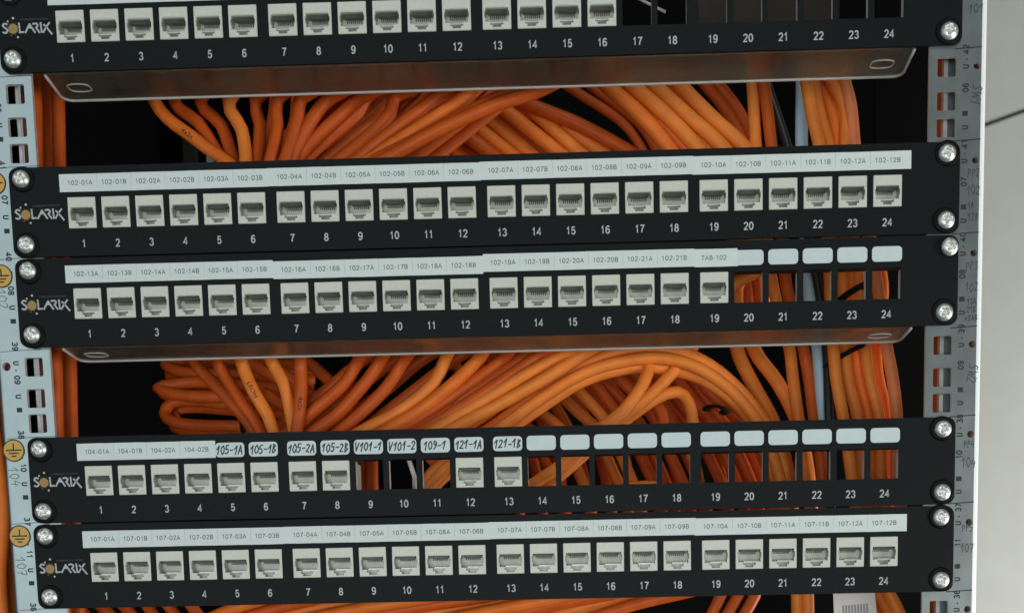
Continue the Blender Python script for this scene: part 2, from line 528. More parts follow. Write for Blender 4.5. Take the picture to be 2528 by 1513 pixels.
def rail(side, label):
    s = side
    root = thing('rack_rail', label, 'rack rail', (s * 237 + (-.95 if s < 0 else .4), YF, -149.6))
    xi, xo = (-224.0, -249.5) if s < 0 else (223.4, 249.0)
    lo, hi = min(xi, xo), max(xi, xo)
    mb = MB()
    loops = [[(lo, ZB), (hi, ZB), (hi, ZT), (lo, ZT)]]
    hx = (-237.3, -227.9) if s < 0 else (227.4, 236.9)
    sq = [rrect(hx[0], hx[1], z - 4.7, z + 4.7, 0.9, 3) for z in HOLES if ZB + 8 < z < ZT - 8]
    rd = [circle(s * 247.8, -44.45 * k + 12.9, 1.75, 18) for k in range(-2, 8)]
    if s < 0:
        rd = [circle(-247.5, -44.45 * k + 13.3, 2.2, 18) for k in range(-2, 8)]
        rd = [l for l in rd if min(p[0] for p in l) > lo + .02]
        rd = [circle(-246.9, -44.45 * k + 13.3, 2.2, 18) for k in range(-2, 8)]
    else:
        rd = [circle(246.9, -44.45 * k + 12.9, 1.75, 18) for k in range(-2, 8)]
    mb.flat(loops + sq + rd, YF, RAILM)
    for l in sq + rd:
        mb.wall(list(reversed(l)), YF, YF + 2, RAILEDGE)
    # back of the sheet
    mb.flat(loops + sq + rd, YF + 2, RAILM)
    # inner cut edge
    mb.add([(xi, YF, ZB), (xi, YF + 2, ZB), (xi, YF + 2, ZT), (xi, YF, ZT)], [(0, 1, 2, 3)], RAILEDGE)
    # printed unit numbers
    yp = YF - 0.05
    for k in range(-1, 8):
        c = -44.45 * k
        n1, n2 = '%d' % (43 - k), '%02d' % (5 + k)
        if n1 not in TXT or n2 not in TXT:
            continue
        if s < 0:
            R_ = -math.pi / 2
            for t, dz in ((n1, 23.3), ('U', 14.9), ('-', 11.3), (n2, 6.5), ('U', -1.9)):
                sans(mb, t, -241.7, c + dz, 2.9, .64, yp, RPRINT, R_, 1.12)
            mb.box(-243.1, -240.3, yp - .01, yp, c - 9.8, c - 7.5, RPRINT)
        else:
            R_ = math.pi / 2
            for t, dz in ((n1, 20.6), ('-', 16.0), ('U', 12.6), (n2, 2.7), ('U', -16.0)):
                sans(mb, t, 241.3, c + dz, 2.9, .64, yp, RPRINT, R_, 1.12)
            mb.box(239.9, 242.7, yp - .01, yp, c - 10.6, c - 8.2, RPRINT)
    # ruled pencil lines at the unit limits
    for z in (-23.3, -66.6, -111.0, -156.5, -200.4, -244.0, -288.9):
        if s < 0:
            mb.stroke([(-249.3, z - .6), (-240, z - .1), (-222.6, z + .3)], 0.32, yp, INK)
        else:
            mb.stroke([(236, z - .2), (249.0, z + .5)], 0.55, yp, RPRINT)
    if s > 0:
        hw = lambda t, x, z, h, w_=.3, r=0.06, q=.95: handwriting(mb, t, x, z, h, w_, yp - .02, PENCIL, r, q)
        hw('101', 246.0, -5.2, 4.2, .42)
        handwriting(mb, 'SW1', 247.0, -45.6, 4.8, .42, yp - .02, PENCIL, -math.pi / 2 - .12, 1.05)
        handwriting(mb, 'SW2', 247.0, -179.6, 4.8, .42, yp - .02, PENCIL, -math.pi / 2 - .12, 1.05)
        for t, z, h in (('PP2', -82.1, 4.2), ('102', -90.3, 4.6), ('1A', -97.3, 3.2), ('12B', -103.1, 3.8), ('PP3', -126.7, 4.4), ('102', -137.0, 4.6),
                        ('13A', -143.9, 3.2), ('21B', -147.9, 3.2), ('+TAB', -152.2, 3.0), ('PP4', -214.4, 3.6), ('104', -223.7, 5.0),
                        ('PP5', -256.5, 3.8), ('107', -266.8, 4.6)):
            hw(t, 246.2 if len(t) > 2 else 245.0, z, h * .95, .4, .05, .80 if len(t) < 4 else .9)
    else:
        for t, z in (('102', -131.0), ('104', -220.3), ('107', -266.6)):
            handwriting(mb, t, -246.6, z, 5.0, .3, yp - .02, PENCIL, -math.pi / 2 + .12, 1.05)
    off = Vector((s * 237, YF, -150))
    mb.v = [tuple(Vector(v) - off) for v in mb.v]
    mb.build('front_face', root)
    # rounded outer bend and the return flange running back
    mb = MB()
    N = 6
    R_ = 3.0
    prof = [(xo + s * R_ * math.sin(math.pi / 2 * i / N), YF + R_ * (1 - math.cos(math.pi / 2 * i / N))) for i in range(N + 1)]
    prof.append((xo + s * R_, YF + 78))  # flange made deep to shade the cables behind it from room_light
    vs = [(x - off.x, y - off.y, z - off.z) for x, y in prof for z in (ZB, ZT)]
    fs = [(2 * i, 2 * i + 2, 2 * i + 3, 2 * i + 1) for i in range(len(prof) - 1)]
    if s < 0:
        fs = [tuple(reversed(f)) for f in fs]
    mb.add(vs, fs, EDGEW if s > 0 else RAILM, True)  # right bend whitened as if lit, left keeps the rail metal
    mb.build('return_flange', root)
    # stiffening fold seen through the square holes
    mb = MB()
    if s < 0:
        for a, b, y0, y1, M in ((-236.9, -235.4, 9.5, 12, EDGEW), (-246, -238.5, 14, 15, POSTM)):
            mb.box(a - off.x, b - off.x, y0 - off.y, y1 - off.y, ZB - off.z, ZT - off.z, M)
    else:
        for a, b, y0, y1, M in ((233.2, 235.2, 9.5, 13, RAILEDGE), (235.6, 250.5, 13, 14, BRACK)):
            mb.box(a - off.x, b - off.x, y0 - off.y, y1 - off.y, ZB - off.z, ZT - off.z, M)
    mb.build('inner_fold', root)
    if s < 0:
        for z in (-74.2, -119.6, -206.9, -250.9):
            mb = MB()
            x = -246.2
            mb.flat([circle(0, 0, 5.75, 40)], -.18, STICKK)
            mb.wall(list(reversed(circle(0, 0, 5.75, 40))), -.18, -.02, STICKK)
            mb.flat([circle(0, 0, 5.15, 40)], -.20, STICK)
            for pts in ([(0, 3.4), (0, .3)], [(-3.9, .15), (3.9, .15)], [(-2.3, -1.4), (2.3, -1.4)], [(-1.1, -2.9), (1.1, -2.9)]):
                mb.stroke(pts, .72, -.22, STICKK)
            ox = mb.build('earth_sticker', root)
            ox.location = Vector((x - off.x, 0, z - off.z)) * MM
    return root


rail(-1, 'pale galvanised rack rail with earth stickers along its edge')
rail(1, 'grey rack rail with brightly lit outer edge and pencilled notes')

# ------------------------------------------------------------------ shared parts of the patch panels
PW, PHH = 239.2, 21.8


def port_x(i):                                            # left edge of opening i (0..23)
    return -210.0 + 106.55 * (i // 6) + 17.32 * (i % 6)


OW, OZ1, OZ0 = 14.4, 6.85, -8.35


def jack_mesh():
    mb = MB()
    w2, z1, z0 = OW / 2 - .12, OZ1 - .08, OZ0 + .08
    cz = [(5.6, -5.15), (5.6, 1.7), (-5.6, 1.7), (-5.6, .2)]
    cav = [(-5.75, 1.75), (-5.75, .35), (-6.15, .35), (-6.15, -2.6), (-5.75, -2.6), (-5.75, -4.7), (-3.25, -4.7), (-3.25, -6.2), (-2.15, -6.2),
           (-2.15, -7.4), (2.15, -7.4), (2.15, -6.2), (3.25, -6.2), (3.25, -4.7), (5.75, -4.7), (5.75, -2.6), (6.15, -2.6), (6.15, .35),
           (5.75, .35), (5.75, 1.75)]
    main = [p_ for p_ in cav if p_[1] >= -4.7]
    notch = [p_ for p_ in cav if p_[1] <= -4.7 and abs(p_[0]) < 4]
    outer = rrect(-w2, w2, z0, z1, .35, 3)
    inner = rrect(-w2 + .25, w2 - .25, z0 + .25, z1 - .25, .3, 3)
    mb.flat([inner, cav], -.35, JACK)
    n = len(outer)
    mb.add([(p_[0], -.1, p_[1]) for p_ in outer] + [(p_[0], -.35, p_[1]) for p_ in inner], [(i, (i + 1) % n, n + (i + 1) % n, n + i) for i in range(n)], JACK, True)
    mb.wall(outer, -.1, 6, JACK)
    # dust-cover lip over the socket
    mb.box(-5.4, 5.4, -.55, -.36, 2.15, 2.75, JACK)
    mb.wall(list(reversed(cav)), -.35, 1.0, JACK)
    mb.wall(list(reversed(main)), 1.0, 10.0, SHIELD)
    mb.flat([main], 10.0, SOCKB)
    mb.wall(list(reversed(notch)), 1.0, 2.6, SHIELD)
    mb.flat([notch], 2.6, SHIELD)
    # contact wires slanting down into the socket
    for i in range(8):
        x = -3.57 + 1.02 * i
        mb.add([(x - .22, 2.5, 1.3), (x + .22, 2.5, 1.3), (x + .22, 9.5, -2.4), (x - .22, 9.5, -2.4)], [(0, 1, 2, 3)], GOLD)
    # comb above the wires and the metal latch step
    mb.box(-4.6, 4.6, 2.2, 4.2, .5, 1.7, SOCKB)
    mb.box(-3.2, 3.2, .5, 2.4, -5.05, -4.74, JACK)
    mb.box(-2.6, 5.5, 1.6, 9.0, -4.68, -4.1, GLINT)  # added bright tab stands in for the glint on the socket floor
    # body behind the plate
    mb.box(-6.6, 6.6, 6, 29, -8.1, 8.2, JACK)
    mb.box(-4.2, 4.2, 29, 33, -4, 4, SHIELD)
    return mb


def screw_mb():
    mb = MB()
    NS, NR, R_ = 64, 18, 4.25
    rot = 0
    vs = []

    def hgt(x, z):
        r = math.hypot(x, z)
        t = min(1, r / R_)
        h = 2.0 * (1 - t ** 3.2) + .5
        a, b = abs(x), abs(z)
        arm = 2.5
        d = 0
        wdt = .78
        if (a < wdt and b < arm) or (b < wdt and a < arm):
            d = 1.7 * (1 - max(0, max(a, b) - 1.0) / 1.9)
        elif r < 1.15:
            d = 1.1
        return -(h - d)
    vs.append((0, hgt(0, 0), 0))
    for j in range(1, NR + 1):
        r = R_ * j / NR
        for i in range(NS):
            t = 2 * math.pi * i / NS
            x, z = r * math.cos(t), r * math.sin(t)
            vs.append((x, hgt(x, z), z))
    for i in range(NS):
        t = 2 * math.pi * i / NS
        vs.append((R_ * math.cos(t), 0.2, R_ * math.sin(t)))
    fs = [(0, 1 + i, 1 + (i + 1) % NS) for i in range(NS)]
    for j in range(NR):
        for i in range(NS):
            a = 1 + j * NS + i
            b = 1 + j * NS + (i + 1) % NS
            fs.append((a, a + NS, b + NS, b))
    mb.add(vs, [tuple(f) for f in fs], SCREWM, True)
    return mb


def washer_mb():
    mb = MB()
    prof = [(3.7, -.3), (4.4, -.8), (5.2, -1.0), (5.8, -.8), (6.15, -.35), (6.25, 0)]
    NS = 40
    vs = [(r * math.cos(2 * math.pi * i / NS), y, r * math.sin(2 * math.pi * i / NS)) for r, y in prof for i in range(NS)]
    fs = []
    for j in range(len(prof) - 1):
        for i in range(NS):
            a, b = j * NS + i, j * NS + (i + 1) % NS
            fs.append((a, a + NS, b + NS, b))
    mb.add(vs, fs, WASHER, True)
    return mb


JACK_ME = SCREW_ME = WASHER_ME = None
o = jack_mesh().build('keystone_jack')
JACK_ME = o.data
bpy.data.objects.remove(o)
o = screw_mb().build('screw')
SCREW_ME = o.data
bpy.data.objects.remove(o)
o = washer_mb().build('washer')
WASHER_ME = o.data
bpy.data.objects.remove(o)


def logo(parent):
    mb = MB()
    f = 0.0138

    def L(x, y):
        return (-237.0 + (x - 265) * f, -.55 - (y - 720 + .028 * (x - 265)) * f)
    y = -.06
    for st in ([(435, 600), (380, 575), (310, 590), (280, 650), (330, 700), (420, 760), (450, 820), (400, 885), (340, 890), (280, 870)],
               [(875, 560), (890, 870), (1030, 860)], [(1095, 875), (1260, 590), (1445, 870)],
               [(1385, 580), (1500, 565), (1560, 610), (1535, 680), (1490, 710), (1610, 870)], [(1670, 545), (1690, 865)],
               [(1785, 605), (1860, 680), (2055, 920)], [(1985, 545), (1860, 690), (1750, 865)]):
        mb.stroke([L(*p_) for p_ in st], 62 * f, y, LOGOW)
    mb.flat([[L(1260, 590), L(1170, 760), L(1260, 725), L(1350, 760)][::-1]], y - .012, LOGOW)
    c = L(650, 750)
    for i in range(11):
        a = math.radians(95 + i * 360 / 11)
        r0, r1, hw = 2.0, 3.7 + .5 * (i % 2), .42
        d = Vector((math.cos(a), math.sin(a)))
        nn = Vector((-d.y, d.x))
        cc = Vector(c)
        t = [cc + d * r0 - nn * hw, cc + d * r1, cc + d * r0 + nn * hw]
        mb.flat([[tuple(v) for v in t]], y - .002 - i * .0003, OLIVE)
    mb.flat([circle(c[0], c[1], 2.35, 32)], y - .02, OCHRE)
    for x, z, r in ((675, 390, 42), (475, 500, 34), (810, 1035, 38), (555, 975, 24)):
        q_ = L(x, z)
        mb.flat([circle(q_[0], q_[1], r * f, 12)], y - .015, PRINT if r > 30 else LOGOD)
    q_ = L(1430, 420)
    mb.glyphs('CABLING SYSTEM', q_[0], q_[1], .85, y, LOGOD, .0, 1.55)
    return mb.build('logo', parent)


def strip(parent, i0, i1, x0, x1, texts, dz=0.0, tilt=0.0, k=0):
    """printed paper label strip over ports i0..i1"""
    mb = MB()
    z1, z0 = 18.0 + dz, 9.35 + dz
    n = 14
    topl = [(x0 + (x1 - x0) * i / n, z1 + random.uniform(-.05, .05)) for i in range(n + 1)]
    botl = [(x0 + (x1 - x0) * i / n, z0 + random.uniform(-.05, .05)) for i in range(n + 1)]
    loop = botl + topl[::-1]
    yb = -.16 - .03 * (i0 // 6)
    mb.flat([loop], yb, PAPER)
    mb.wall(list(reversed(loop)), yb, -.02, PAPER)
    for i in range(i0, i1):
        xx = (port_x(i) + OW + port_x(i + 1)) / 2
        mb.stroke([(xx, z1 - .5), (xx, z0 + 1.6)], .16, yb - .01, INKL)
    for i, t in enumerate(texts):
        if t:
            sans(mb, t, port_x(i0 + i) + OW / 2 - .1, 13.75 + dz, 2.25, .34, yb - .015, INK, 0, width=12.6)
    o = mb.build('label_strip', parent)
    if tilt:
        o.rotation_euler = (0, tilt, 0)
    return o


def blank(parent, i, text=None, label=None):
    mb = MB()
    x = port_x(i) - .25
    l = rrect(x, x + 15.0, 9.75, 17.1, 1.9, 5)
    mb.flat([l], -.12, PAPERB)
    mb.wall(list(reversed(l)), -.12, -.02, PAPERB)
    if text:
        handwriting(mb, text, x + 7.5 + random.uniform(-.2, .2), 13.4, 4.2, .62, -.14, PEN, random.uniform(-.01, .03), .84 if len(text) > 5 else .86, .045, .2)
    o = mb.build('blank_label' if not text else 'handwritten_label', parent)
    return o


def panel(k, label, jacks, skip_screws=(), tray=True):
    zc = -44.45 * k
    root = thing('patch_panel', label, 'patch panel', (0, 0, zc), 'patch panels screwed across the rack')
    mb = MB()
    outer = rrect(-PW, PW, -PHH, PHH, 4.5, 6)
    holes = [rrect(port_x(i), port_x(i) + OW, OZ0, OZ1, .25, 2) for i in range(24)]
    mb.flat([outer] + holes, 0, BLACK)
    mb.wall(outer, 0, 1.2, BLACK)
    mb.flat([outer] + holes, 1.2, BLACK)
    for i, h in enumerate(holes):
        if i + 1 in jacks:
            mb.wall(list(reversed(h)), 0, 1.2, BLACK)
        else:
            x0, x1 = port_x(i), port_x(i) + OW
            mb.wall(list(reversed(h)), 0, 1.2, BLACK)
            # folded bare-metal cheeks either side of an empty opening
            for xx, sg in ((x0 - .05, 1), (x1 + .05, -1)):
                mb.add([(xx, 1.2, OZ0 + .4), (xx, 5.2, OZ0 + .4), (xx, 5.2, OZ1 - .4), (xx, 1.2, OZ1 - .4)], [(0, 1, 2, 3) if sg > 0 else (3, 2, 1, 0)], STEEL)
            mb.add([(x0, 1.2, OZ1), (x1, 1.2, OZ1), (x1, 5.2, OZ1), (x0, 5.2, OZ1)], [(0, 1, 2, 3)], BLACK)
            mb.add([(x0, 1.2, OZ0), (x1, 1.2, OZ0), (x1, 5.2, OZ0), (x0, 5.2, OZ0)], [(3, 2, 1, 0)], BLACK)
    # added steel strip lightens the tray from behind; folded stiffening lip along the top
    mb.box(-214, 214, 1.75, 3.0, -20.4, -9.2, STEEL)
    mb.box(-214, 214, 1.22, 10, PHH - 1.6, PHH - .1, BLACK)
    for i in range(24):
        sans(mb, str(i + 1), port_x(i) + OW / 2 + .05, -15.75, 3.7, .58, -.05, PRINT, 0, 1.0)
    mb.build('face_plate', root)
    logo(root)
    for i in range(24):
        if i + 1 in jacks:
            o = link('keystone_jack', JACK_ME, root)
            o.location = Vector((port_x(i) + OW / 2, 0, 0)) * MM
            o.rotation_euler = (0, random.uniform(-.006, .006), 0)
    for sx in (-1, 1):
        for sz in (1, -1):
            dx, dz = random.uniform(-.3, .3), random.uniform(-.15, .15)
            if k == 3 and sx > 0 and sz > 0:
                dx, dz = 1.6, -.4
            o = link('screw', SCREW_ME, root)
            o.location = Vector((sx * 232.5 + dx, -.7, sz * 15.85 + dz)) * MM
            o.rotation_euler = (random.uniform(-.05, .05), random.uniform(0, 1.57), random.uniform(-.05, .05))
            if k == 3 and sx > 0 and sz > 0:
                o.rotation_euler = (0.10, .5, .16)
                o.location.y -= .0012
                o['label'] = 'screw sitting askew with its bare rim showing'
                w_ = None
            else:
                w_ = link('washer', WASHER_ME, o)
                w_.location = (-.00 + sx * -.0004, .0007, .0003)
    if tray:
        mb = MB()
        zb, zt = -22.25, -20.9
        def pl(x0, x1, y0, y1, r):
            L_ = [(x0 + 3.0, y0), (x1 - 1.0, y0)]
            for cx, a0 in ((x1 - r, 0), (x0 + r, 90)):
                for i in range(6):
                    a = math.radians(a0 + 90 * i / 5)
                    L_.append((cx + r * math.cos(a), y1 - r + r * math.sin(a)))
            return L_
        lp = pl(-221.0, 217.5, 1.9, 28.0, 5.0)
        n = len(lp)
        mb.add([(p_[0], p_[1], zb) for p_ in lp] + [(p_[0], p_[1], zt) for p_ in lp],
               [tuple(range(n))[::-1], tuple(range(n, 2 * n))] + [(i, (i + 1) % n, n + (i + 1) % n, n + i) for i in range(n)], FROST)
        t = mb.build('cable_tray', root)
        t['label'] = 'frosted clear plastic ledge under the panel'
        # rear rim whitened to paint its caught light; moulded oval loops near both ends
        mb = MB()
        rim = [Vector((p_[0], p_[1], zb - .25)) for p_ in lp[1:] + lp[:1]]
        tube(mb, rim, .75, CLEAR, 8)
        for sx in (-1, 1):
            cx = -207 if sx < 0 else 204
            ov = []
            for i in range(25):
                a = 2 * math.pi * i / 24
                ov.append(Vector((cx + 5.6 * max(-1, min(1, 1.25 * math.cos(a))), 15 + 4.0 * math.sin(a), zb - .3)))
            tube(mb, ov, .32, CLEAR, 8)
        mb.build('tray_rim', t)
    return root


def frames(P):
    n = len(P)
    T = [(P[min(i + 1, n - 1)] - P[max(i - 1, 0)]).normalized() for i in range(n)]
    N_ = []
    ref = Vector((0, -1, 0))
    if abs(T[0].dot(ref)) > .95:
        ref = Vector((0, 0, 1))
    v = (ref - T[0] * ref.dot(T[0])).normalized()
    for i in range(n):
        v = (v - T[i] * v.dot(T[i]))
        v.normalize()
        N_.append(v.copy())
    return T, N_


def tube(mb, P, r, M, ns=10, flatten=1.0):
    T, N_ = frames(P)
    vs = []
    for i, p_ in enumerate(P):
        b_ = T[i].cross(N_[i])
        for j in range(ns):
            a = 2 * math.pi * j / ns
            vs.append(p_ + N_[i] * (r * flatten * math.cos(a)) + b_ * (r * math.sin(a)))
    fs = []
    for i in range(len(P) - 1):
        for j in range(ns):
            a, b = i * ns + j, i * ns + (j + 1) % ns
            fs.append((a, b, b + ns, a + ns))
    fs += [tuple(range(ns))[::-1], tuple(range((len(P) - 1) * ns, len(P) * ns))]
    mb.add(vs, fs, M, True)


def spline(C, step=5.0):
    """centripetal-ish Catmull-Rom through the points"""
    P = [C[0] * 2 - C[1]] + list(C) + [C[-1] * 2 - C[-2]]
    R_ = []
    for i in range(1, len(P) - 2):
        p0, p1, p2, p3 = P[i - 1:i + 3]
        L = (p2 - p1).length
        n = max(2, int(L / step))
        t1 = (p2 - p0)
        t2 = (p3 - p1)
        m1 = t1.normalized() * L if t1.length > 1e-6 else t1
        m2 = t2.normalized() * L if t2.length > 1e-6 else t2
        for j in range(n):
            t = j / n
            R_.append(p1 * (2 * t ** 3 - 3 * t ** 2 + 1) + m1 * (t ** 3 - 2 * t ** 2 + t) + p2 * (-2 * t ** 3 + 3 * t ** 2) + m2 * (t ** 3 - t ** 2))
    R_.append(C[-1])
    return R_


# ------------------------------------------------------------------ the five patch panels
J0, J2, J3 = set(range(1, 17)), set(range(1, 25)), set(range(1, 20))
J5, J6 = set(range(1, 9)) | {12, 13}, set(range(1, 25))
P0 = panel(0, 'black patch panel at the top, ports 17 to 24 empty above a clear ledge', J0)
P2 = panel(2, 'black patch panel with all ports filled under labels 102-01A to 102-12B', J2, tray=False)
P3 = panel(3, 'black patch panel labelled 102-13A to TAB-102 with five empty ports', J3)
P5 = panel(5, 'black patch panel with handwritten labels such as 105-1A over gaps and jacks', J5, tray=False)
P6 = panel(6, 'lowest black patch panel with full row of jacks labelled 107-01A to 107-12B', J6, tray=False)

for P_, row, k in ((P0, [''] * 24, 0), (P2, ROWS[2], 2), (P6, ROWS[6], 6)):
    xs = [-213.4, -107.2, 0.2, 106.6, 215.0]
    for gI in range(4):
        if k == 0 and gI == 3:
            continue
        strip(P_, 6 * gI, 6 * gI + 5, xs[gI] - (.0 if gI == 0 else .6), xs[gI + 1], row[6 * gI:6 * gI + 6], [0, .12, .35, .05][gI], 0, k)
xs = [-213.4, -106.8, .2, 107.0, 128.6]
for gI in range(4):
    n = 6 if gI < 3 else 1
    strip(P3, 6 * gI, 6 * gI + n - 1, xs[gI], xs[gI + 1], ROWS[3][6 * gI:6 * gI + n], [.1, -.5, .35, .0][gI])
strip(P5, 0, 3, -213.4, -141.0, ROWS[5], .25)
for i in range(19, 24):
    blank(P3, i)
for i, t in zip(range(4, 13), ('105-1A', '105-1B', '105-2A', '105-2B', 'V101-1', 'V101-2', '109-1', '121-1A', '121-1B')):
    blank(P5, i, t)
for i in range(13, 24):
    blank(P5, i)

# ------------------------------------------------------------------ cables
PENDING = []
R0 = 3.55


def cable(pts, depth, desc, zone, port=None, M=None, r=R0, text=None, wob=.5, cat='cable', name='network_cable', group=None):
    """pts: (u, v[, depth]) seen points; port: (panel unit, port number) the upper end plugs into"""
    C = [at(p_[0], p_[1], p_[2] if len(p_) > 2 else depth) for p_ in pts]
    for i, c in enumerate(C):
        C[i] = c + Vector((random.uniform(-wob, wob), random.uniform(-1.2, 1.2), random.uniform(-wob, wob)))
    if port:
        k, n = port
        j = Vector((port_x(n - 1) + OW / 2, 31.5, -44.45 * k))
        a = C[0]
        ya = max(44, a.y - 8)
        C = [j, Vector((j.x * .8 + a.x * .2, 44, -44.45 * k - 3))] + ([Vector((j.x * .25 + a.x * .75, ya, (-44.45 * k - 6) * .35 + a.z * .65))] if a.z < -44.45 * k - 14 else []) + C
    P = spline(C, 5.0)
    mb = MB()
    M = M or random.choice(ORANGES)
    tube(mb, P, r * random.uniform(.97, 1.03), M, 12)
    if text:
        T, N_ = frames(P)
        t, frac = text
        hgt_ = 2.4
        vs, fs, wd = TXT[t]
        i0 = int(frac * (len(P) - 1))
        vo = []
        sgn = -1
        for a, b in vs:
            d = (a - wd / 2) * hgt_ * 1.2
            i = max(0, min(len(P) - 2, i0))
            dirn = T[i]
            toc = (CAM - P[i]).normalized()
            nn = (toc - dirn * toc.dot(dirn)).normalized()
            bb = nn.cross(dirn)
            an = (b - .5) * hgt_ / r
            vo.append(P[i] + dirn * d + nn * ((r * 1.03 + .08) * math.cos(an)) + bb * ((r * 1.03 + .08) * math.sin(an)))
        mb.add(vo, fs, PEN)
    o = mb.build(name, None, C[0])
    o['category'] = cat
    if group:
        o['group'] = group
    PENDING.append((o, desc, zone, pts, P))
    return o


# --- upper gap, front fan from the top panel's jacks
U = 'upper gap'
fan = [
    ([(374, 246), (481, 342), (555, 397), (600, 432)], 62, 3, 'bright', ('4x2x', .62)),
    ([(424, 246), (480, 300), (516, 352), (560, 420)], 70, 4, 'dull', None),
    ([(488, 246), (534, 303), (566, 392), (575, 430)], 68, 5, 'dull', None),
    ([(555, 246), (584, 313), (594, 395), (594, 440)], 60, 6, 'bright', None),
    ([(620, 246), (627, 303), (619, 395), (612, 440)], 66, 7, 'dull', None),
    ([(673, 240), (673, 303), (655, 392), (640, 440)], 60, 8, 'dull', None),
    ([(730, 240), (723, 285), (694, 392), (680, 440)], 58, 9, 'bright', None),
    ([(797, 236), (755, 292), (708, 388), (690, 440)], 60, 10, 'bright', None),
    ([(872, 242), (819, 285), (748, 356), (719, 392), (690, 430)], 64, 11, 'dull', None),
    ([(894, 232), (868, 269), (817, 313), (740, 385), (700, 425)], 70, 12, 'dull', None),
    ([(958, 232), (945, 276), (901, 323), (834, 380), (770, 430)], 66, 13, 'dull', None),
    ([(1066, 229), (1022, 269), (918, 346), (854, 390), (790, 430)], 60, 14, 'bright', None),
    ([(1143, 222), (1086, 262), (968, 338), (891, 390), (820, 435)], 56, 14, 'bright', None),
    ([(1248, 219), (1170, 258), (1002, 342), (911, 390), (840, 430)], 54, 15, 'bright', None),
    ([(1305, 219), (1204, 254), (1069, 315), (925, 389), (850, 428)], 50, 16, 'bright', None),
]
used = set()
for pts, d, pn, st, tx in fan:
    port = (0, pn) if pn not in used else None
    used.add(pn)
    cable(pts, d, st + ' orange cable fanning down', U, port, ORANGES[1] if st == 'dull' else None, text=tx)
for i in range(9):                                         # filler behind the fan
    f = i / 8
    x = 720 + 420 * f
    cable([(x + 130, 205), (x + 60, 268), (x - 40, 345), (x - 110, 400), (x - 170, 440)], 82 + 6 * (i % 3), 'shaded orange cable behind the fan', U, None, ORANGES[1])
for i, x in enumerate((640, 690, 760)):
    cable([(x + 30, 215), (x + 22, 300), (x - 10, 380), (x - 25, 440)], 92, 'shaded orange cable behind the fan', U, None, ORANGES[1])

for i in range(7):                                         # second layer under the low back bundle
    x = 985 + 62 * i
    cable([(x - 150, 190), (x - 60, 275), (x + 30, 335), (x + 110, 385), (x + 170, 440)], 142 + 5 * (i % 2), 'shaded orange cable under the low back bundle', U, None, ORANGES[1], r=4.0)
# --- upper gap, back bundle running down to the right
qb = [((940, 330), (995, 353), (1022, 382)), ((975, 300), (1032, 333), (1069, 382)), ((1010, 285), (1063, 323), (1113, 379)), ((1040, 262), (1100, 306), (1197, 377)),
      ((1070, 245), (1133, 293), (1238, 375)), ((1100, 225), (1164, 269), (1288, 373)), ((1130, 208), (1204, 256), (1355, 373)),
      ((1175, 195), (1254, 242), (1406, 370)), ((1200, 215), (1271, 266), (1372, 310), (1456, 367)), ((1210, 225), (1288, 259), (1406, 305), (1523, 365))]
for i, l in enumerate(qb):
    e = l[-1]
    d = 118 + (i % 3) * 5
    cable([(l[0][0] - 60, l[0][1] - 45)] + list(l) + [(e[0] + 60, e[1] + 45)], d, 'orange cable of the low back bundle', U, r=4.1)
for a, b, c in (((1389, 219), (1507, 296), (1557, 367)), ((1436, 212), (1545, 300), (1590, 367))):
    cable([(a[0] - 50, a[1] - 35), a, b, c, (c[0] + 20, c[1] + 60)], 150, 'shaded thin cable over the dark gap', U, None, ORANGES[1], r=3.0)
tops = [1466, 1495, 1525, 1555, 1585, 1615, 1645]
bots = [1624, 1660, 1695, 1725, 1755, 1785, 1812]
for i, (a, b) in enumerate(zip(tops, bots)):
    d = 84 + (i % 2) * 7 + i
    pts = [(a - 60, 140, d), (a, 206, d), ((a + b) / 2 + 8 - 2 * i, 284, d), (b, 366, d), (b + 70, 470, d + 8)]
    if i >= 5:
        pts += [(1765 + 22 * (i - 5), 700, d + 20), (1786 + 39 * (i - 5), 846, 100), (1821 + 61 * (i - 5), 925, 96), (1873 + 57 * (i - 5), 1020, 94), (1905 + 50 * (i - 5), 1130, 94), (1920 + 45 * (i - 5), 1240, 96)]
    else:
        pts += [(1790 + 14 * i, 600, d + 25), (1800 + 14 * i, 700, d + 40), (1810 + 12 * i, 790, d + 60)]
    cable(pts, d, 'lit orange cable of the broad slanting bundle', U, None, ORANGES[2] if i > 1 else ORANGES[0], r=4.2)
for a, b, c in (((1700, 195), (1745, 250), (1795, 330)), ((1735, 195), (1790, 275), (1830, 360))):
    cable([(a[0] - 30, 150), a, b, c, (c[0] + 30, c[1] + 80)], 140, 'shaded cable right of the broad bundle', U, None, ORANGES[1])

# --- right-hand verticals running through both gaps
B = 'both gaps'
cable([(1812, 120), (1820, 201), (1831, 358), (1850, 520), (1872, 690), (1912, 841), (1921, 911), (1934, 1015), (1948, 1120), (1968, 1250)], 88,
      'upright orange cable left of the black one', B)
cable([(1840, 120), (1855, 243), (1869, 358), (1890, 520), (1903, 690), (1947, 841), (1960, 911), (1973, 1015), (1985, 1100), (2000, 1250)], 84,
      'upright orange cable left of the black one', B)
cable([(1835, 110, 100), (1859, 205, 98), (1907, 358, 92), (1945, 520), (1983, 700), (2004, 841), (2008, 1015), (2012, 1150), (2010, 1300)], 78, 'thin black cable', B, None, BLKCAB, r=2.7)
cable([(1940, 110), (1941, 200), (1942, 358), (1950, 520), (1960, 700), (1980, 850), (1990, 1015), (1994, 1150), (2000, 1300)], 84, 'pale blue cable', B, None, PALECAB, r=3.7, wob=.2)
